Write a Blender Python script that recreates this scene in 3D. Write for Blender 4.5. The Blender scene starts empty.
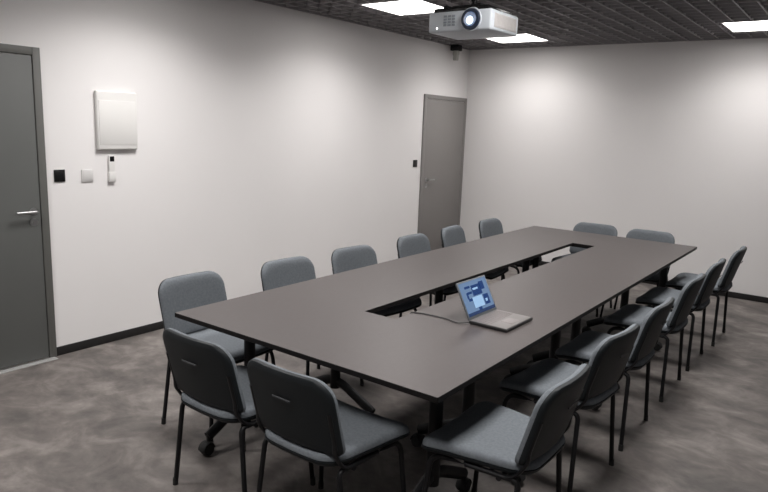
import bpy, bmesh, math, random
from mathutils import Vector, Matrix
random.seed(4)
sc = bpy.context.scene
PI = math.pi

# ------------------------------------------------------------ camera, world, exposure
cam_d = bpy.data.cameras.new('camera'); cam = bpy.data.objects.new('camera', cam_d)
sc.collection.objects.link(cam); sc.camera = cam
cam_d.sensor_width = 36.0; cam_d.lens = 649.93 / 768 * 36.0; cam_d.clip_start = 0.02
rt = Vector((0.80104973, 0.59742836, 0.03739903)); up = Vector((-0.13881624, 0.12462787, 0.98244488))
fw = Vector((-0.58227948, 0.7921788, -0.18276588))
M = Matrix((rt, up, -fw)).transposed().to_4x4(); M.translation = Vector((4.4104, -7.7201, 1.6835))
cam.matrix_world = M
world = bpy.data.worlds.new('world'); sc.world = world; world.use_nodes = True
world.node_tree.nodes['Background'].inputs[0].default_value = (0.5, 0.55, 0.6, 1)
world.node_tree.nodes['Background'].inputs[1].default_value = 0.02
sc.view_settings.view_transform = 'Standard'; sc.view_settings.look = 'None'
sc.view_settings.gamma = 1; sc.view_settings.use_curve_mapping = False
sc.view_settings.exposure = 1.42
LAMP = 3.6            # radiance of the diffuser seen directly
LAMPW = 9.0           # watts of each panel's downward light
SPREAD = 142          # degrees

# ------------------------------------------------------------ materials
def srgb(r, g, b):
    f = lambda c: (c / 255 / 12.92) if c <= 10 else ((c / 255 + 0.055) / 1.055) ** 2.4
    return (f(r), f(g), f(b), 1)
def mat(name, col, rough=0.6, metal=0.0, spec=0.5, noise=None, bump=None, emit=None):
    m = bpy.data.materials.new(name); m.use_nodes = True
    nt = m.node_tree; b = nt.nodes['Principled BSDF']
    b.inputs['Base Color'].default_value = col
    b.inputs['Roughness'].default_value = rough; b.inputs['Metallic'].default_value = metal
    b.inputs['Specular IOR Level'].default_value = spec
    if noise:                      # noise = (scale, amount)
        tc = nt.nodes.new('ShaderNodeTexCoord'); n = nt.nodes.new('ShaderNodeTexNoise')
        n.inputs['Scale'].default_value = noise[0]; n.inputs['Detail'].default_value = 5
        nt.links.new(tc.outputs['Object'], n.inputs['Vector'])
        r = nt.nodes.new('ShaderNodeValToRGB')
        k = noise[1]
        r.color_ramp.elements[0].position = 0.3; r.color_ramp.elements[1].position = 0.7
        r.color_ramp.elements[0].color = tuple(c * (1 - k) for c in col[:3]) + (1,)
        r.color_ramp.elements[1].color = tuple(min(1, c * (1 + k)) for c in col[:3]) + (1,)
        nt.links.new(n.outputs['Fac'], r.inputs['Fac']); nt.links.new(r.outputs['Color'], b.inputs['Base Color'])
    if bump:                       # bump = (scale, strength)
        tc = nt.nodes.new('ShaderNodeTexCoord'); n = nt.nodes.new('ShaderNodeTexNoise')
        n.inputs['Scale'].default_value = bump[0]; n.inputs['Detail'].default_value = 3
        bp = nt.nodes.new('ShaderNodeBump'); bp.inputs['Strength'].default_value = bump[1]; bp.inputs['Distance'].default_value = 0.002
        nt.links.new(tc.outputs['Object'], n.inputs['Vector']); nt.links.new(n.outputs['Fac'], bp.inputs['Height'])
        nt.links.new(bp.outputs['Normal'], b.inputs['Normal'])
    if emit:                       # emit = (colour, strength)
        b.inputs['Emission Color'].default_value = emit[0]; b.inputs['Emission Strength'].default_value = emit[1]
    return m

WALL = mat('white_paint', (0.78, 0.762, 0.755, 1), 0.85, spec=0.2, noise=(1.2, 0.012), bump=(220, 0.08))
WALLG = mat('bounce_dimming_grey', (0.16, 0.16, 0.165, 1), 0.85, spec=0.2, noise=(1.2, 0.012))  # for the unseen right wall, darkened to cut its bounce light
BASE = mat('dark_baseboard', (0.016, 0.015, 0.015, 1), 0.6, spec=0.3)
FIN = mat('dark_ceiling_grid', (0.28, 0.268, 0.275, 1), 0.55)
PLENUM = mat('dark_ceiling_void', (0.17, 0.162, 0.167, 1), 0.9)
DOOR = mat('grey_door_laminate', (0.225, 0.212, 0.205, 1), 0.55, noise=(2, 0.03))
DOORN = mat('dimmed_door_laminate', (0.108, 0.112, 0.107, 1), 0.55, noise=(2, 0.03))  # same laminate as the far door, dimmer light put into its colour
DOORNF = mat('dimmed_door_frame', (0.108, 0.108, 0.100, 1), 0.55)  # near frame darkened along with its leaf for the dimmer light
DOORF = mat('grey_door_frame', (0.222, 0.210, 0.203, 1), 0.55)
STEEL = mat('brushed_steel', (0.42, 0.42, 0.42, 1), 0.42, 1.0)
TOP = mat('graphite_table_laminate', (0.068, 0.058, 0.056, 1), 0.42, spec=0.5, noise=(60, 0.05), bump=(300, 0.05))
EDGE = mat('black_edge_band', (0.007, 0.006, 0.006, 1), 0.6, spec=0.2)
BLACKM = mat('black_powder_coat', (0.007, 0.007, 0.008, 1), 0.45, spec=0.3)
PLAST = mat('black_plastic', (0.009, 0.012, 0.014, 1), 0.55, spec=0.3, bump=(400, 0.15))
RUB = mat('black_rubber', (0.012, 0.012, 0.012, 1), 0.7)
FABRIC = mat('grey_fabric', (0.150, 0.165, 0.180, 1), 0.9, spec=0.2, noise=(90, 0.12), bump=(350, 0.5))
WPL = mat('white_plastic', (0.72, 0.71, 0.69, 1), 0.4)
GPL = mat('light_grey_plastic', (0.48, 0.48, 0.49, 1), 0.4)
BPL = mat('glossy_black_plastic', (0.008, 0.008, 0.008, 1), 0.25)
PROJ = mat('projector_white', (0.60, 0.64, 0.68, 1), 0.4)
PROJV = mat('projector_vent_grey', (0.30, 0.33, 0.36, 1), 0.6)
PROJS = mat('projector_side_grille', (0.52, 0.50, 0.49, 1), 0.6)
LENSR = mat('lens_ring_blue_black', (0.010, 0.02, 0.045, 1), 0.35)
LENSG = mat('lens_lit_glass', (0.02, 0.05, 0.1, 1), 0.1, emit=((0.008, 0.02, 0.05, 1), 1.0))
LENSH = mat('lens_hot_spot', (0.8, 0.9, 1, 1), 0.1, emit=((0.6, 0.85, 1, 1), 1.0))
LED = mat('indicator_led', (1, 1, 1, 1), 0.3, emit=((1, 1, 1, 1), 2.0))
PANEL = mat('lamp_diffuser', (0.9, 0.9, 0.9, 1), 0.5, emit=((1.0, 0.965, 0.94, 1), LAMP))
SLOT = mat('grip_slot_glint', (0.035, 0.038, 0.042, 1), 0.45)  # lighter than the shell: a reflection put into the slot's colour
LAPT = mat('laptop_silver', (0.20, 0.187, 0.182, 1), 0.45, 0.2)
KEYS = mat('laptop_keys', (0.20, 0.18, 0.175, 1), 0.5)
BASED = mat('laptop_base_dark', (0.018, 0.017, 0.017, 1), 0.45)
BEZ = mat('laptop_bezel', (0.10, 0.11, 0.12, 1), 0.35)
SCR = mat('screen_blue', (0.02, 0.03, 0.05, 1), 0.2, emit=((0.07, 0.11, 0.18, 1), 0.68))
SCRD = mat('screen_dark_blue', (0.01, 0.02, 0.04, 1), 0.2, emit=((0.004, 0.016, 0.07, 1), 0.68))
SCRB = mat('screen_taskbar', (0.01, 0.02, 0.04, 1), 0.2, emit=((0.010, 0.018, 0.05, 1), 0.68))
SCRL = mat('screen_light', (0.2, 0.3, 0.4, 1), 0.2, emit=((0.075, 0.125, 0.21, 1), 0.68))
CABLE = mat('grey_cable', (0.05, 0.048, 0.048, 1), 0.5)
STRIP = mat('door_sill_metal', (0.42, 0.42, 0.41, 1), 0.4, 0.3)
DOME = mat('grey_translucent_cover', (0.35, 0.35, 0.32, 1), 0.3)

def floor_mat():
    m = bpy.data.materials.new('mottled_floor'); m.use_nodes = True
    nt = m.node_tree; b = nt.nodes['Principled BSDF']
    tc = nt.nodes.new('ShaderNodeTexCoord'); mp = nt.nodes.new('ShaderNodeMapping')
    mp.inputs['Rotation'].default_value = (0, 0, 0.5); mp.inputs['Scale'].default_value = (1.0, 1.25, 1)
    nt.links.new(tc.outputs['Object'], mp.inputs['Vector'])
    def noise(s, d, dist):
        n = nt.nodes.new('ShaderNodeTexNoise'); n.inputs['Scale'].default_value = s
        n.inputs['Detail'].default_value = d; n.inputs['Distortion'].default_value = dist
        n.inputs['Roughness'].default_value = 0.6
        nt.links.new(mp.outputs['Vector'], n.inputs['Vector']); return n
    a = noise(3.0, 6, 0.6); c = noise(9, 6, 0.4); f = noise(160, 2, 0)
    r1 = nt.nodes.new('ShaderNodeValToRGB')
    e = r1.color_ramp.elements
    e[0].position = 0.33; e[0].color = (0.086, 0.079, 0.075, 1)
    e[1].position = 0.68; e[1].color = (0.215, 0.197, 0.184, 1)
    x = e.new(0.5); x.color = (0.132, 0.117, 0.110, 1)
    nt.links.new(a.outputs['Fac'], r1.inputs['Fac'])
    r2 = nt.nodes.new('ShaderNodeValToRGB')
    r2.color_ramp.elements[0].position = 0.3; r2.color_ramp.elements[0].color = (0.80, 0.79, 0.79, 1)
    r2.color_ramp.elements[1].position = 0.7; r2.color_ramp.elements[1].color = (1.22, 1.22, 1.2, 1)
    nt.links.new(c.outputs['Fac'], r2.inputs['Fac'])
    mx = nt.nodes.new('ShaderNodeMix'); mx.data_type = 'RGBA'; mx.blend_type = 'MULTIPLY'; mx.inputs[0].default_value = 1
    nt.links.new(r1.outputs['Color'], mx.inputs[6]); nt.links.new(r2.outputs['Color'], mx.inputs[7])
    nt.links.new(mx.outputs[2], b.inputs['Base Color'])
    b.inputs['Roughness'].default_value = 0.62; b.inputs['Specular IOR Level'].default_value = 0.35
    bp = nt.nodes.new('ShaderNodeBump'); bp.inputs['Strength'].default_value = 0.2; bp.inputs['Distance'].default_value = 0.002
    nt.links.new(f.outputs['Fac'], bp.inputs['Height']); nt.links.new(bp.outputs['Normal'], b.inputs['Normal'])
    return m
FLOOR = floor_mat()

# ------------------------------------------------------------ helpers
def smooth(me, ang=40):
    for p in me.polygons: p.use_smooth = True
    try: me.set_sharp_from_angle(angle=math.radians(ang))
    except Exception: pass
def obj(name, bm, mats, parent=None, label=None, sm=True):
    me = bpy.data.meshes.new(name); bmesh.ops.recalc_face_normals(bm, faces=bm.faces[:])
    bm.to_mesh(me); bm.free()
    for m in (mats if isinstance(mats, (list, tuple)) else [mats]): me.materials.append(m)
    if sm: smooth(me)
    o = bpy.data.objects.new(name, me); sc.collection.objects.link(o)
    if parent: o.parent = parent
    if label: o['label'] = label
    return o
def thing(name, label, cat, loc=(0, 0, 0), rz=0, group=None):
    o = bpy.data.objects.new(name, None); o.empty_display_size = 0.05; sc.collection.objects.link(o)
    o.location = loc; o.rotation_euler = (0, 0, rz); o['label'] = label; o['category'] = cat
    if group: o['group'] = group
    return o
def tag(o, label, cat, group=None):
    o['label'] = label; o['category'] = cat
    if group: o['group'] = group
    return o
def struct(o): o['kind'] = 'structure'; return o
def box(bm, x0, x1, y0, y1, z0, z1, bev=0, mi=0, seg=2):
    t = bmesh.new(); bmesh.ops.create_cube(t, size=1)
    for v in t.verts: v.co = Vector(((x0 + x1) / 2 + v.co.x * (x1 - x0), (y0 + y1) / 2 + v.co.y * (y1 - y0), (z0 + z1) / 2 + v.co.z * (z1 - z0)))
    if bev: bmesh.ops.bevel(t, geom=t.edges[:], offset=bev, segments=seg, profile=0.5, affect='EDGES')
    for f in t.faces: f.material_index = mi
    me = bpy.data.meshes.new('t'); t.to_mesh(me); t.free(); bm.from_mesh(me); bpy.data.meshes.remove(me); return bm
def Bx(*a, **k): return box(bmesh.new(), *a, **k)
def tube(bm, pts, ra, rb=None, n=10, side=None, mi=0):
    """sweep an oval section (ra along 'side', rb across) along pts"""
    rb = rb or ra; pts = [Vector(p) for p in pts]; rings = []
    for i, p in enumerate(pts):
        d = (pts[min(i + 1, len(pts) - 1)] - pts[max(i - 1, 0)]).normalized()
        s = Vector(side) if side else (Vector((0, 0, 1)) if abs(d.z) < 0.9 else Vector((1, 0, 0)))
        a = (s - d * s.dot(d)).normalized(); b = d.cross(a)
        rings.append([bm.verts.new(p + a * ra * math.cos(2 * PI * k / n) + b * rb * math.sin(2 * PI * k / n)) for k in range(n)])
    fs = []
    for i in range(len(rings) - 1):
        for k in range(n): fs.append(bm.faces.new((rings[i][k], rings[i][(k + 1) % n], rings[i + 1][(k + 1) % n], rings[i + 1][k])))
    fs.append(bm.faces.new(rings[0][::-1])); fs.append(bm.faces.new(rings[-1]))
    for f in fs: f.material_index = mi
    return bm
def fillet(pts, r, n=6):
    """round the corners of a polyline"""
    P = [Vector(p) for p in pts]; out = [P[0]]
    for i in range(1, len(P) - 1):
        a, b, c = P[i - 1], P[i], P[i + 1]
        d1 = (a - b); d2 = (c - b); q = min(r, d1.length * .49, d2.length * .49)
        s, e = b + d1.normalized() * q, b + d2.normalized() * q
        for k in range(n + 1):
            t = k / n; out.append(s * (1 - t) ** 2 + b * 2 * t * (1 - t) + e * t * t)
    out.append(P[-1]); return out
def spline(P, n=8):
    P = [Vector(p) for p in P]; Q = [P[0]] + P + [P[-1]]; out = []
    for i in range(1, len(Q) - 2):
        for k in range(n):
            t = k / n; a, b, c, d = Q[i - 1], Q[i], Q[i + 1], Q[i + 2]
            out.append(0.5 * ((2 * b) + (c - a) * t + (2 * a - 5 * b + 4 * c - d) * t * t + (3 * b - a - 3 * c + d) * t ** 3))
    out.append(P[-1]); return out
def rrect(w, h, rs, n=7):
    """rounded rectangle outline, rs = radii bottom-left, bottom-right, top-right, top-left"""
    out = []
    for (sx, sy, a0, r) in ((-1, -1, PI, rs[0]), (1, -1, 1.5 * PI, rs[1]), (1, 1, 0, rs[2]), (-1, 1, .5 * PI, rs[3])):
        cx, cy = sx * (w / 2 - r), sy * (h / 2 - r)
        for k in range(n + 1):
            a = a0 + k / n * PI / 2; out.append((cx + r * math.cos(a), cy + r * math.sin(a)))
    return out
def pad(bm, w, h, rs, prof, warp, mi=0, dens=5):
    """upholstered slab: prof = (inset, height) rings from the back face to the front; warp maps (u, v, t) to a point"""
    rings = []
    def ring(ins, t, k=1.0):
        o = rrect(w - 2 * ins, h - 2 * ins, [max(.004, r - ins) for r in rs])
        # extra points along the long edges so that the pad can bend
        pts = []
        for i, p in enumerate(o):
            q = o[(i + 1) % len(o)]; pts.append(p)
            if (i + 1) % 8 == 0:
                for j in range(1, dens): pts.append((p[0] + (q[0] - p[0]) * j / dens, p[1] + (q[1] - p[1]) * j / dens))
        return [bm.verts.new(warp(x * k, y * k, t)) for x, y in pts]
    i0, t0 = prof[0]; i1, t1 = prof[-1]
    caps = []
    for k in (.25, .5, .75): rings.append(ring(i0, t0, k))
    for i, t in prof: rings.append(ring(i, t))
    for k in (.75, .5, .25): rings.append(ring(i1, t1, k))
    n = len(rings[0])
    for a, b in zip(rings, rings[1:]):
        for k in range(n): bm.faces.new((a[k], a[(k + 1) % n], b[(k + 1) % n], b[k])).material_index = mi
    for r, t in ((rings[0], t0), (rings[-1], t1)):
        c = bm.verts.new(warp(0, 0, t))
        for k in range(n): bm.faces.new((r[k], r[(k + 1) % n], c)).material_index = mi
    return bm
def cyl(bm, c, axis, r, h, n=24, mi=0, r2=None):
    axis = Vector(axis).normalized(); c = Vector(c)
    a = axis.orthogonal().normalized(); b = axis.cross(a); r2 = r if r2 is None else r2
    A = [bm.verts.new(c + (a * math.cos(2 * PI * k / n) + b * math.sin(2 * PI * k / n)) * r) for k in range(n)]
    B = [bm.verts.new(c + axis * h + (a * math.cos(2 * PI * k / n) + b * math.sin(2 * PI * k / n)) * r2) for k in range(n)]
    for k in range(n): bm.faces.new((A[k], A[(k + 1) % n], B[(k + 1) % n], B[k])).material_index = mi
    bm.faces.new(A[::-1]).material_index = mi; bm.faces.new(B).material_index = mi
    return bm
def copy_tree(o, parent=None):
    c = o.copy(); sc.collection.objects.link(c)
    if parent: c.parent = parent
    for ch in list(o.children): copy_tree(ch, c)
    return c

# ------------------------------------------------------------ room shell
W, D0, H = 5.06, -9.6, 2.69          # room width, rear wall y, ceiling grid height
struct(obj('floor', Bx(-.1, W + .1, D0 - .1, .1, -.1, 0), FLOOR, sm=False))
struct(obj('wall_left', Bx(-.1, 0, D0 - .1, .1, 0, 3.0), WALL, sm=False))
struct(obj('wall_back', Bx(0, W, 0, .1, 0, 3.0), WALL, sm=False))
struct(obj('wall_right', Bx(W, W + .1, D0 - .1, .1, 0, 3.0), WALLG, sm=False))  # unseen wall, made dark so the right-hand chair backs stay dim
struct(obj('wall_front', Bx(0, W, D0 - .1, D0, 0, 3.0), WALL, sm=False))  # unseen wall, placed by guess to suit the lighting
DN0, DN1, DT = -6.50, -5.570, 2.090   # near door outer frame (y range), frame top
DF0, DF1 = -1.028, -.014              # far door
struct(obj('baseboard_left', Bx(0, .012, DN1, DF0, 0, .062, bev=.002), BASE))
bb = Bx(0, .012, D0, DN0, 0, .062, bev=.002); struct(obj('baseboard_left', bb, BASE))
struct(obj('baseboard_back', Bx(.012, W, -.012, 0, 0, .062, bev=.002), BASE))
struct(obj('baseboard_right', Bx(W - .012, W, D0, -.012, 0, .062, bev=.002), BASE))
# ceiling: dark open-cell grid below a dark void, holes where lamps sit
LX = [(.72, 1.32), (3.17, 3.77)]
LY = [(-1.11, -.51), (-3.19, -2.59), (-5.29, -4.69), (-7.39, -6.79)]  # the two nearest rows are unseen panels, added for the lighting
lamps = [(x0, x1, y0, y1) for y0, y1 in LY for x0, x1 in LX]
bm = bmesh.new(); box(bm, 0, W, D0, 0, 2.78, 2.82, mi=1)
def fin(bm, x0, x1, y0, y1, along):
    """one grid fin, cut where a lamp panel takes its place"""
    a0, a1 = (x0, x1) if along == 'x' else (y0, y1); segs = [(a0, a1)]
    c = (y0 + y1) / 2 if along == 'x' else (x0 + x1) / 2
    for (lx0, lx1, ly0, ly1) in lamps:
        lo, hi, b0, b1 = (lx0, lx1, ly0, ly1) if along == 'x' else (ly0, ly1, lx0, lx1)
        if b0 + .004 < c < b1 - .004:
            new = []
            for s, e in segs:
                if hi <= s or lo >= e: new.append((s, e)); continue
                if lo > s: new.append((s, lo))
                if hi < e: new.append((hi, e))
            segs = new
    for s, e in segs:
        if along == 'x': box(bm, s, e, y0, y1, H, H + .05)
        else: box(bm, x0, x1, s, e, H, H + .05)
PIT = .15; FT = .006
x = .12
while x < W:
    fin(bm, x - FT, x + FT, D0, 0, 'y'); x += PIT
y = -.06
while y > D0:
    fin(bm, 0, W, y - FT, y + FT, 'x'); y -= PIT
struct(obj('ceiling', bm, [FIN, PLENUM], sm=False))
# narrow dark angle trim around the ceiling edge
for nm, a in (('trim_1', (0, .022, D0, 0)), ('trim_2', (.022, W, -.022, 0))):
    struct(obj(nm, Bx(*a, H - .003, H + .03), FIN, sm=False))

# doors
def door(name, y0, y1, hy, hinge_dir, label, DT=2.090, ms=(DOORN, DOORNF)):
    fwd = .02
    f = bmesh.new(); fwid = .05
    box(f, -.02, fwd, y0, y0 + fwid, 0, DT, bev=.003); box(f, -.02, fwd, y1 - fwid, y1, 0, DT, bev=.003)
    box(f, -.02, fwd, y0 + fwid, y1 - fwid, DT - fwid, DT, bev=.003)
    fr = obj(name, f, ms[1]); struct(fr); fr['label'] = label
    obj('door_leaf', Bx(-.02, .015, y0 + fwid + .004, y1 - fwid - .004, .012, DT - fwid - .004, bev=.003), ms[0], fr)
    h = bmesh.new(); z = 1.035
    cyl(h, (.008, hy, z), (1, 0, 0), .025, .010)
    cyl(h, (.018, hy, z), (1, 0, 0), .010, .045, n=14)
    tube(h, fillet([(.058, hy, z), (.060, hy + hinge_dir * .03, z), (.060, hy + hinge_dir * .125, z)], .01), .010, .008, n=12)
    obj('door_handle', h, STEEL, fr)
    k = bmesh.new(); cyl(k, (.008, hy, z - .072), (1, 0, 0), .027, .009); cyl(k, (.017, hy, z - .072), (1, 0, 0), .008, .004, n=12)
    obj('keyhole_rose', k, STEEL, fr)
    return fr
door('door_1', DN0, DN1, DN1 - .10, -1, 'grey flush door with steel lever handle at the left edge of the photo')
door('door_2', DF0, DF1, DF0 + .118, 1, 'grey flush door in the far corner of the room', 2.070, (DOOR, DOORF))
struct(obj('trim_3', Bx(.021, .075, DN0, DN1 - .02, 0, .006, bev=.002), STRIP))

# ------------------------------------------------------------ ceiling lamps
LL = ['square recessed ceiling light panel above the left wall side, nearer one left of the projector',
      'square recessed ceiling light panel behind the projector near the far corner',
      'square recessed ceiling light panel at the upper right edge near the far wall']
lab = {(0, 1): LL[0], (0, 0): LL[1], (1, 0): LL[2],
       (1, 1): 'square ceiling light panel above the far right corner of the table', (0, 2): 'unseen ceiling light panel added above the near left chairs',
       (1, 2): 'unseen ceiling light panel added above the nearest right hand chair', (0, 3): 'unseen ceiling light panel added near the close grey door',
       (1, 3): 'unseen ceiling light panel added above the place the picture is taken from'}
for iy, (y0, y1) in enumerate(LY):
    for ix, (x0, x1) in enumerate(LX):
        t = thing('ceiling_light', lab[(ix, iy)], 'ceiling light', ((x0 + x1) / 2, (y0 + y1) / 2, H), 0, 'recessed square ceiling lights')
        f = bmesh.new(); g = .012; s = (x1 - x0) / 2
        box(f, -s, s, -s, -s + g, -.004, .045); box(f, -s, s, s - g, s, -.004, .045)
        box(f, -s, -s + g, -s + g, s - g, -.004, .045); box(f, s - g, s, -s + g, s - g, -.004, .045)
        obj('lamp_frame', f, GPL, t, sm=False)
        obj('diffuser', Bx(-s + g, s - g, -s + g, s - g, 0, .03), PANEL, t, sm=False)
        al = bpy.data.lights.new('panel_light', 'AREA'); al.shape = 'SQUARE'; al.size = 2 * (s - g); al.energy = LAMPW * (.44, .76, 1.0, .85)[iy]
        al.color = (1.0, 0.975, 0.965); al.spread = math.radians(SPREAD)
        lo = bpy.data.objects.new('panel_light', al); sc.collection.objects.link(lo); lo.parent = t; lo.location = (0, 0, -.004)

# ------------------------------------------------------------ conference table
TX0, TX1, TY0, TY1, TH = 1.771, 3.296, -5.847, -1.576, .74
SX0, SX1, SY0, SY1 = 2.434, 2.626, -5.175, -2.270
table = thing('conference_table', 'long dark graphite conference table with a narrow slot down its middle', 'table', ((TX0 + TX1) / 2, (TY0 + TY1) / 2, 0))
ox, oy = (TX0 + TX1) / 2, (TY0 + TY1) / 2
bm = bmesh.new()
def lp(x0, x1, y0, y1, z, r):
    o = rrect(x1 - x0, y1 - y0, [r] * 4, n=3)
    return [bm.verts.new(((x0 + x1) / 2 - ox + a, (y0 + y1) / 2 - oy + b, z)) for a, b in o]
T_ = .023
outs = [lp(TX0 + i, TX1 - i, TY0 + i, TY1 - i, z, .005) for i, z in ((.0015, TH - T_), (0, TH - T_ + .0015), (0, TH - .0015), (.0015, TH))]
ins = [lp(SX0 - i, SX1 + i, SY0 - i, SY1 + i, z, .004) for i, z in ((.0015, TH - T_), (0, TH - T_ + .0015), (0, TH - .0015), (.0015, TH))]
n = len(outs[0])
for S in (outs, ins):
    for a, b in zip(S, S[1:]):
        for k in range(n): bm.faces.new((a[k], a[(k + 1) % n], b[(k + 1) % n], b[k])).material_index = 1
for j, mi in ((3, 0), (0, 1)):
    for k in range(n): bm.faces.new((outs[j][k], outs[j][(k + 1) % n], ins[j][(k + 1) % n], ins[j][k])).material_index = mi
obj('tabletop', bm, [TOP, EDGE], table, sm=False)
def table_leg(cx, cy, ax):
    """post with a sloping two-armed foot on castors; ax = direction of the foot"""
    a = Vector((1, 0, 0)) if ax == 'x' else Vector((0, 1, 0)); b = Vector((-a.y, a.x, 0))
    c = Vector((cx - ox, cy - oy, 0)); m = bmesh.new()
    tube(m, [c + Vector((0, 0, .17)), c + Vector((0, 0, .69))], .030, .030, n=14, side=a)
    for s in (-1, 1):
        tube(m, fillet([c + Vector((0, 0, .215)), c + a * s * .07 + Vector((0, 0, .20)), c + a * s * .28 + Vector((0, 0, .095))], .03), .028, .022, n=10, side=(0, 0, 1))
        box(m, *(sorted((c.x + a.x * s * .0 - abs(a.x) * .0, c.x + a.x * s * .25 + abs(a.y) * .02))) if ax == 'x' else (c.x - .02, c.x + .02),
            *((c.y - .02, c.y + .02) if ax == 'x' else sorted((c.y, c.y + s * .25))), .685, TH - T_, bev=.004)
    lg = obj('leg', m, BLACKM, table)
    for s in (-1, 1):
        w = bmesh.new(); e = c + a * s * .275
        cyl(w, e + Vector((0, 0, .07)), (0, 0, 1), .011, .03, n=10)
        for q in (-1, 1):
            cyl(w, e + a * s * .012 + b * q * .006 + Vector((0, 0, .033)), b * q, .033, .018, n=20, r2=.029)
        tube(w, [e + a * s * .012 + Vector((0, 0, .033)) + a * .036 * math.cos(t) + Vector((0, 0, .036 * math.sin(t))) for t in [PI * k / 8 for k in range(9)]], .005, .024, n=8, side=(0, 0, 1))
        obj('castor', w, RUB, lg)
for cx, cy in ((1.905, -5.48), (3.085, -5.50), (1.965, -1.925), (3.125, -1.925)): table_leg(cx, cy, 'y')
for cy in (-4.985, -3.875, -3.515, -2.42):
    for cx in (2.085, 2.962): table_leg(cx, cy, 'x')
for a in ((1.905, 3.085, -5.515, -5.465), (1.965, 3.13, -1.95, -1.90)):
    obj('crossbar', Bx(a[0] - ox, a[1] - ox, a[2] - oy, a[3] - oy, .65, .69, bev=.004), BLACKM, table)
for cx in (2.085, 2.962):
    for y0, y1 in ((-4.985, -3.875), (-3.515, -2.42)):
        obj('crossbar', Bx(cx - .025 - ox, cx + .025 - ox, y0 - oy, y1 - oy, .65, .69, bev=.004), BLACKM, table)

# ------------------------------------------------------------ chairs
REC = math.radians(15)
def build_chair(label, group):
    t = thing('meeting_chair', label, 'chair', (0, 0, 0), 0, group)
    # seat cushion, narrower to the rear, falling away at the front
    def ws(u, v, tt):
        k = 1 + .13 * v / .2 - .02
        z = .425 + tt + .010 * (1 - (v / .22) ** 2) * 0 + .012 * (u / .23) ** 2
        if v > .12: z -= 1.3 * (v - .12) ** 2
        if v < -.12: z += .6 * (v + .12) ** 2
        return (u * k, v - .008, z)
    s = pad(bmesh.new(), .465, .460, [.09, .09, .07, .07], [(.010, .014), (0, .022), (0, .032), (.006, .044), (.018, .051), (.04, .053)], ws)
    seat = obj('seat', s, FABRIC, t)
    obj('seat_shell', pad(bmesh.new(), .470, .465, [.09, .09, .07, .07], [(.05, -.006), (.012, -.001), (.001, .010), (0, .018), (.012, .020)], ws), PLAST, t)
    # backrest: cushion in front, plastic shell behind, bent round the sitter
    def wb(u, v, tt):
        y = -.262 - math.tan(REC) * v + .55 * u * u + tt
        return (u * (1 + .0 * v), y, .641 + v)
    b = pad(bmesh.new(), .440, .318, [.035, .035, .085, .085], [(.012, -.002), (.001, .004), (0, .012), (.005, .022), (.016, .029), (.035, .032)], wb)
    obj('backrest', b, FABRIC, t)
    sh = pad(bmesh.new(), .440, .318, [.035, .035, .085, .085], [(.030, -.018), (.012, -.016), (.004, -.010), (.0012, -.002), (.0012, .004), (.006, .006)], wb)
    shell = obj('back_shell', sh, PLAST, t)
    gr = bmesh.new(); tube(gr, [(-.045, -.2865 - math.tan(REC) * .055 + .001, .685), (.045, -.2865 - math.tan(REC) * .055 + .001, .685)], .004, .003, n=8)
    obj('grip_slot', gr, SLOT, shell)
    # four oval tube legs; each side bends over under the seat
    for sx in (-1, 1):
        xt, xf = sx * .212, sx * .243
        f = tube(bmesh.new(), fillet([(xf, .205, .012), (xt, .175, .415), (xt, .02, .415)], .07, 8), .0115, .0105, n=12, side=(0, 1, 0))
        fl = obj('leg', f, BLACKM, t)
        r = tube(bmesh.new(), fillet([(xf, -.205, .012), (sx * .196, -.192, .418), (xt, .02, .418)], .030, 8), .0115, .0105, n=12, side=(0, 1, 0))
        rl = obj('leg', r, BLACKM, t)
        for L, y in ((fl, .206), (rl, -.206)):
            obj('foot_cap', tube(bmesh.new(), [(xf + sx * .001, y, 0), (xf, y * .995, .035)], .0132, .0120, n=12, side=(0, 1, 0)), RUB, L)
        # flat bracket carrying the backrest
        xb = sx * .200
        pts = [(xb, .03, .418), (xb, -.17, .418), (xb, -.225, .50)] + [(xb, -.262 - math.tan(REC) * v + .55 * xb * xb - .013, .641 + v) for v in (-.10, -.02, .03)]
        obj('back_support', tube(bmesh.new(), fillet(pts, .06, 6), .011, .007, n=12, side=(1, 0, 0)), BLACKM, t)
    for y in (-.12, .13):
        obj('seat_crossbar', tube(bmesh.new(), [(-.212, y, .408), (.212, y, .408)], .011, .009, n=10, side=(0, 1, 0)), BLACKM, t)
    return t
R = math.radians
G1, G2, G3, G4 = 'chairs along the left wall side of the table', 'chairs along the right side of the table', 'chairs at the near end of the table', 'chairs at the far end of the table'
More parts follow.
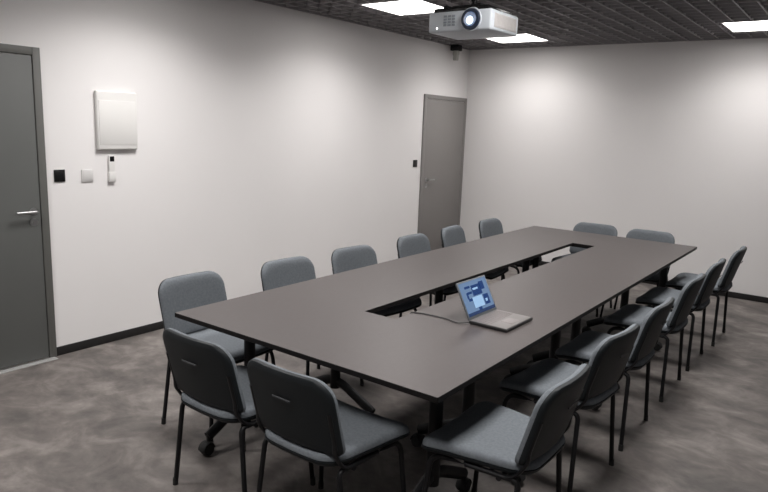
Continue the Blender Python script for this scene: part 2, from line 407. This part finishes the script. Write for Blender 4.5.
CH = [  # x, y, facing angle (0 = facing +y, the far wall), group, label
 (1.655, -5.46, -90, G1, 'nearest chair on the wall side, grey, beyond the left corner of the table'),
 (1.715, -4.77, -94, G1, 'second grey chair from the camera on the wall side of the table'),
 (1.74, -4.13, -96, G1, 'third grey chair from the camera on the wall side of the table'),
 (1.74, -3.33, -90, G1, 'fourth grey chair on the wall side, overlapping the left edge of the far door'),
 (1.715, -2.63, -84, G1, 'fifth grey chair on the wall side, in front of the far grey door'),
 (1.72, -1.93, -90, G1, 'farthest grey chair on the wall side, just right of the far grey door'),
 (3.345, -5.45, 90, G2, 'nearest chair on the right side, large pale seat cushion turned to the camera'),
 (3.325, -4.72, 85, G2, 'second chair from the camera on the right side of the table'),
 (3.335, -4.06, 90, G2, 'third chair from the camera on the right side of the table'),
 (3.335, -3.22, 90, G2, 'fourth chair from the camera on the right side of the table'),
 (3.34, -2.50, 90, G2, 'fifth chair on the right side, dark back just in front of the farthest one'),
 (3.373, -1.735, 90, G2, 'farthest chair on the right side, its dark back reaching highest against the far wall'),
 (2.262, -5.83, 0, G3, 'chair at the near end seen from behind, dark back beside the left table corner'),
 (2.80, -5.83, 0, G3, 'chair at the near end seen from behind, right of its dark neighbour'),
 (2.315, -1.60, 180, G4, 'left one of the two grey chairs at the far end of the table'),
 (2.845, -1.62, 180, G4, 'right one of the two grey chairs at the far end of the table'),
]
proto = build_chair(CH[0][4], G1)
for i, (x, y, a, g, l) in enumerate(CH):
    c = proto if i == 0 else copy_tree(proto)
    c.location = (x, y, 0); c.rotation_euler = (0, 0, R(a)); c['label'] = l; c['group'] = g

# ------------------------------------------------------------ projector
pr = thing('projector', 'white projector with lit lens hanging from the ceiling above the table', 'projector', (2.569, -4.627, 2.184), -.017)
PW, PD, PH = .384, .308, .106
obj('housing', Bx(-PW / 2, PW / 2, 0, PD, 0, PH, bev=.012, seg=3), PROJ, pr)
obj('top_cover', Bx(-PW / 2 + .02, PW / 2 - .03, .015, PD - .02, PH - .002, PH + .022, bev=.004), BPL, pr)
lx, lz = .076, .056
r = bmesh.new(); cyl(r, (lx, .004, lz), (0, -1, 0), .062, .010, n=36, r2=.059)
rg = obj('lens_surround', r, PROJ, pr)
r = bmesh.new(); cyl(r, (lx, -.004, lz), (0, -1, 0), .056, .012, n=36, r2=.052)
rg = obj('lens', r, LENSR, pr, label='blue-black lens barrel with a lit centre')
g = bmesh.new(); cyl(g, (lx, -.014, lz), (0, -1, 0), .038, .004, n=32, r2=.036); obj('lens_glass', g, LENSG, rg)
g = bmesh.new(); cyl(g, (lx, -.0165, lz - .006), (0, -1, 0), .024, .003, n=28, r2=.018); obj('lens_glow', g, LENSH, rg)
v = bmesh.new()
for k in range(3):
    for j in range(4): box(v, -.094 + k * .026, -.074 + k * .026, -.003, .002, .030 + j * .015, .041 + j * .015, bev=.001)
obj('front_vent', v, PROJV, pr)
v = bmesh.new()
box(v, PW / 2 - .001, PW / 2 + .002, .035, PD - .03, .018, PH - .018, bev=.001)
for k in range(14): box(v, PW / 2 + .0015, PW / 2 + .0035, .045 + k * .016, .053 + k * .016, .024, PH - .024)
obj('side_vent', v, PROJS, pr)
v = bmesh.new(); cyl(v, (-.135, .001, .022), (0, -1, 0), .004, .002, n=12); obj('indicator_light', v, LED, pr)
v = bmesh.new()
box(v, -.09, .09, .07, .22, PH + .020, PH + .04, bev=.003)
for sx in (-1, 1): box(v, sx * .10 - .012, sx * .10 + .012, .02, .25, PH + .018, PH + .034, bev=.002)
tube(v, [(0, .15, PH + .02), (0, .15, .476)], .02, .02, n=18)
cyl(v, (0, .15, .46), (0, 0, 1), .05, .03, n=24)
obj('ceiling_mount', v, BLACKM, pr)

# ------------------------------------------------------------ small fitting at the ceiling in the far corner
t = thing('ceiling_camera', 'small black bracket with grey lower part at the ceiling in the far left corner', 'camera', (.10, -.50, H))
obj('bracket', Bx(-.055, .055, -.055, .055, -.07, .0, bev=.008), BLACKM, t)
d = bmesh.new(); bmesh.ops.create_uvsphere(d, u_segments=20, v_segments=12, radius=.042)
for q in d.verts: q.co.z = q.co.z * 1.35 - .095
box(d, -.026, .026, -.026, .026, -.185, -.09, bev=.005)
obj('camera_body', d, DOME, t)

# ------------------------------------------------------------ wall items
t = thing('wall_panel', 'white rectangular box cover mounted high on the left wall', 'wall panel', (0, -5.050, 1.437))
obj('cover', Bx(.0, .034, -.157, .157, 0, .41, bev=.010, seg=3), WPL, t)
obj('lid', Bx(.032, .037, -.143, .143, .035, .345, bev=.002), WPL, t)
t = thing('thermostat', 'small square black wall control beside the near grey door', 'wall control', (0, -5.478, 1.222))
obj('backplate', Bx(0, .008, -.038, .038, 0, .082, bev=.003), BPL, t)
obj('button_face', Bx(.007, .012, -.030, .030, .008, .074, bev=.002), BPL, t)
GP2 = mat('off_white_plastic', (0.62, 0.61, 0.60, 1), 0.4)
t = thing('light_switch', 'white square light switch on the left wall, right of the black control', 'switch', (0, -5.282, 1.212))
obj('backplate', Bx(0, .009, -.043, .043, 0, .088, bev=.004), GP2, t)
obj('rocker', Bx(.008, .011, -.034, .034, .012, .080, bev=.001), GP2, t)
t = thing('remote_control_holder', 'slim white wall holder with a remote under the white box', 'remote holder', (0, -5.100, 1.207))
obj('cradle', Bx(0, .026, -.026, .026, 0, .07, bev=.005), WPL, t)
rm = obj('remote', Bx(.008, .022, -.023, .023, .03, .19, bev=.005), WPL, t)
obj('display', Bx(.0215, .0235, -.017, .017, .145, .183, bev=.001), BPL, rm)
t = thing('light_switch', 'small black switch plate on the wall left of the far door', 'switch', (0, -1.155, 1.20))
obj('backplate', Bx(0, .009, -.043, .043, 0, .085, bev=.003), BPL, t)
obj('rocker', Bx(.008, .013, -.030, .030, .013, .072, bev=.002), BPL, t)

# ------------------------------------------------------------ laptop and cable
lt = thing('laptop', 'open silver laptop with a blue desktop screen standing on the table', 'laptop', (2.941, -4.851, TH), -.018)
LW, LD, LH = .285, .207, .192
obj('base', Bx(0, LD, -LW / 2, LW / 2, .002, .017, bev=.004), BASED, lt, label='dark laptop base edge')
obj('deck', Bx(.004, LD - .006, -LW / 2 + .006, LW / 2 - .006, .016, .0185, bev=.001), LAPT, lt)
k = bmesh.new()
for r_ in range(5):
    for c_ in range(13):
        x0 = .026 + r_ * .0165; y0 = -.123 + c_ * .019
        box(k, x0, x0 + .0145, y0, y0 + .0165, .018, .0198)
obj('keyboard', k, KEYS, lt, sm=False)
obj('touchpad', Bx(.125, .185, -.045, .045, .018, .0192, bev=.0005), KEYS, lt)
TI = .471
def scr(bm, hx0, hx1, y0, y1, d0, d1, **kw):
    """box on the tilted lid: hx = height along lid, d = distance in front of the lid's inner face"""
    t_ = bmesh.new(); box(t_, d0, d1, y0, y1, hx0, hx1, **kw)
    Mx = Matrix.Translation((.004, 0, .018)) @ Matrix.Rotation(-TI, 4, 'Y')
    for vv in t_.verts: vv.co = Mx @ vv.co
    me = bpy.data.meshes.new('t'); t_.to_mesh(me); t_.free(); bm.from_mesh(me); bpy.data.meshes.remove(me); return bm
lid = obj('lid', scr(bmesh.new(), 0, LH, -LW / 2, LW / 2, -.008, 0, bev=.003), BEZ, lt)
sb = scr(bmesh.new(), .014, LH - .008, -LW / 2 + .010, LW / 2 - .010, -.001, .0008)
for a in ((.105, .160, -.030, .060), (.125, .168, .050, .095), (.085, .098, -.085, -.03), (.098, .130, -.090, -.075), (.120, .132, -.080, -.035), (.045, .098, .055, .105), (.030, .044, -.020, .010), (.150, .162, -.09, -.04)):
    scr(sb, *a, .0006, .0012, mi=1)
scr(sb, .014, .030, -LW / 2 + .010, LW / 2 - .010, .0006, .0014, mi=2)
for a in ((.045, .100, -.05, .045), (.135, .145, -.02, .03), (.060, .075, .065, .085)): scr(sb, *a, .0006, .0016, mi=3)
obj('screen', sb, [SCR, SCRD, SCRB, SCRL], lid, label='lit screen with a blue desktop and dark icons', sm=False)
cb = tube(bmesh.new(), spline([(2.945, -5.00, TH + .012), (2.90, -5.03, TH + .006), (2.82, -5.005, TH + .004), (2.73, -5.005, TH + .004), (2.65, -5.02, TH + .004), (2.615, -5.03, TH - .01), (2.60, -5.04, TH - .10), (2.60, -5.02, TH - .30)], 8), .0035, n=8)
tag(obj('laptop_cable', cb, CABLE), 'thin dark cable from the laptop to the slot in the table', 'cable')
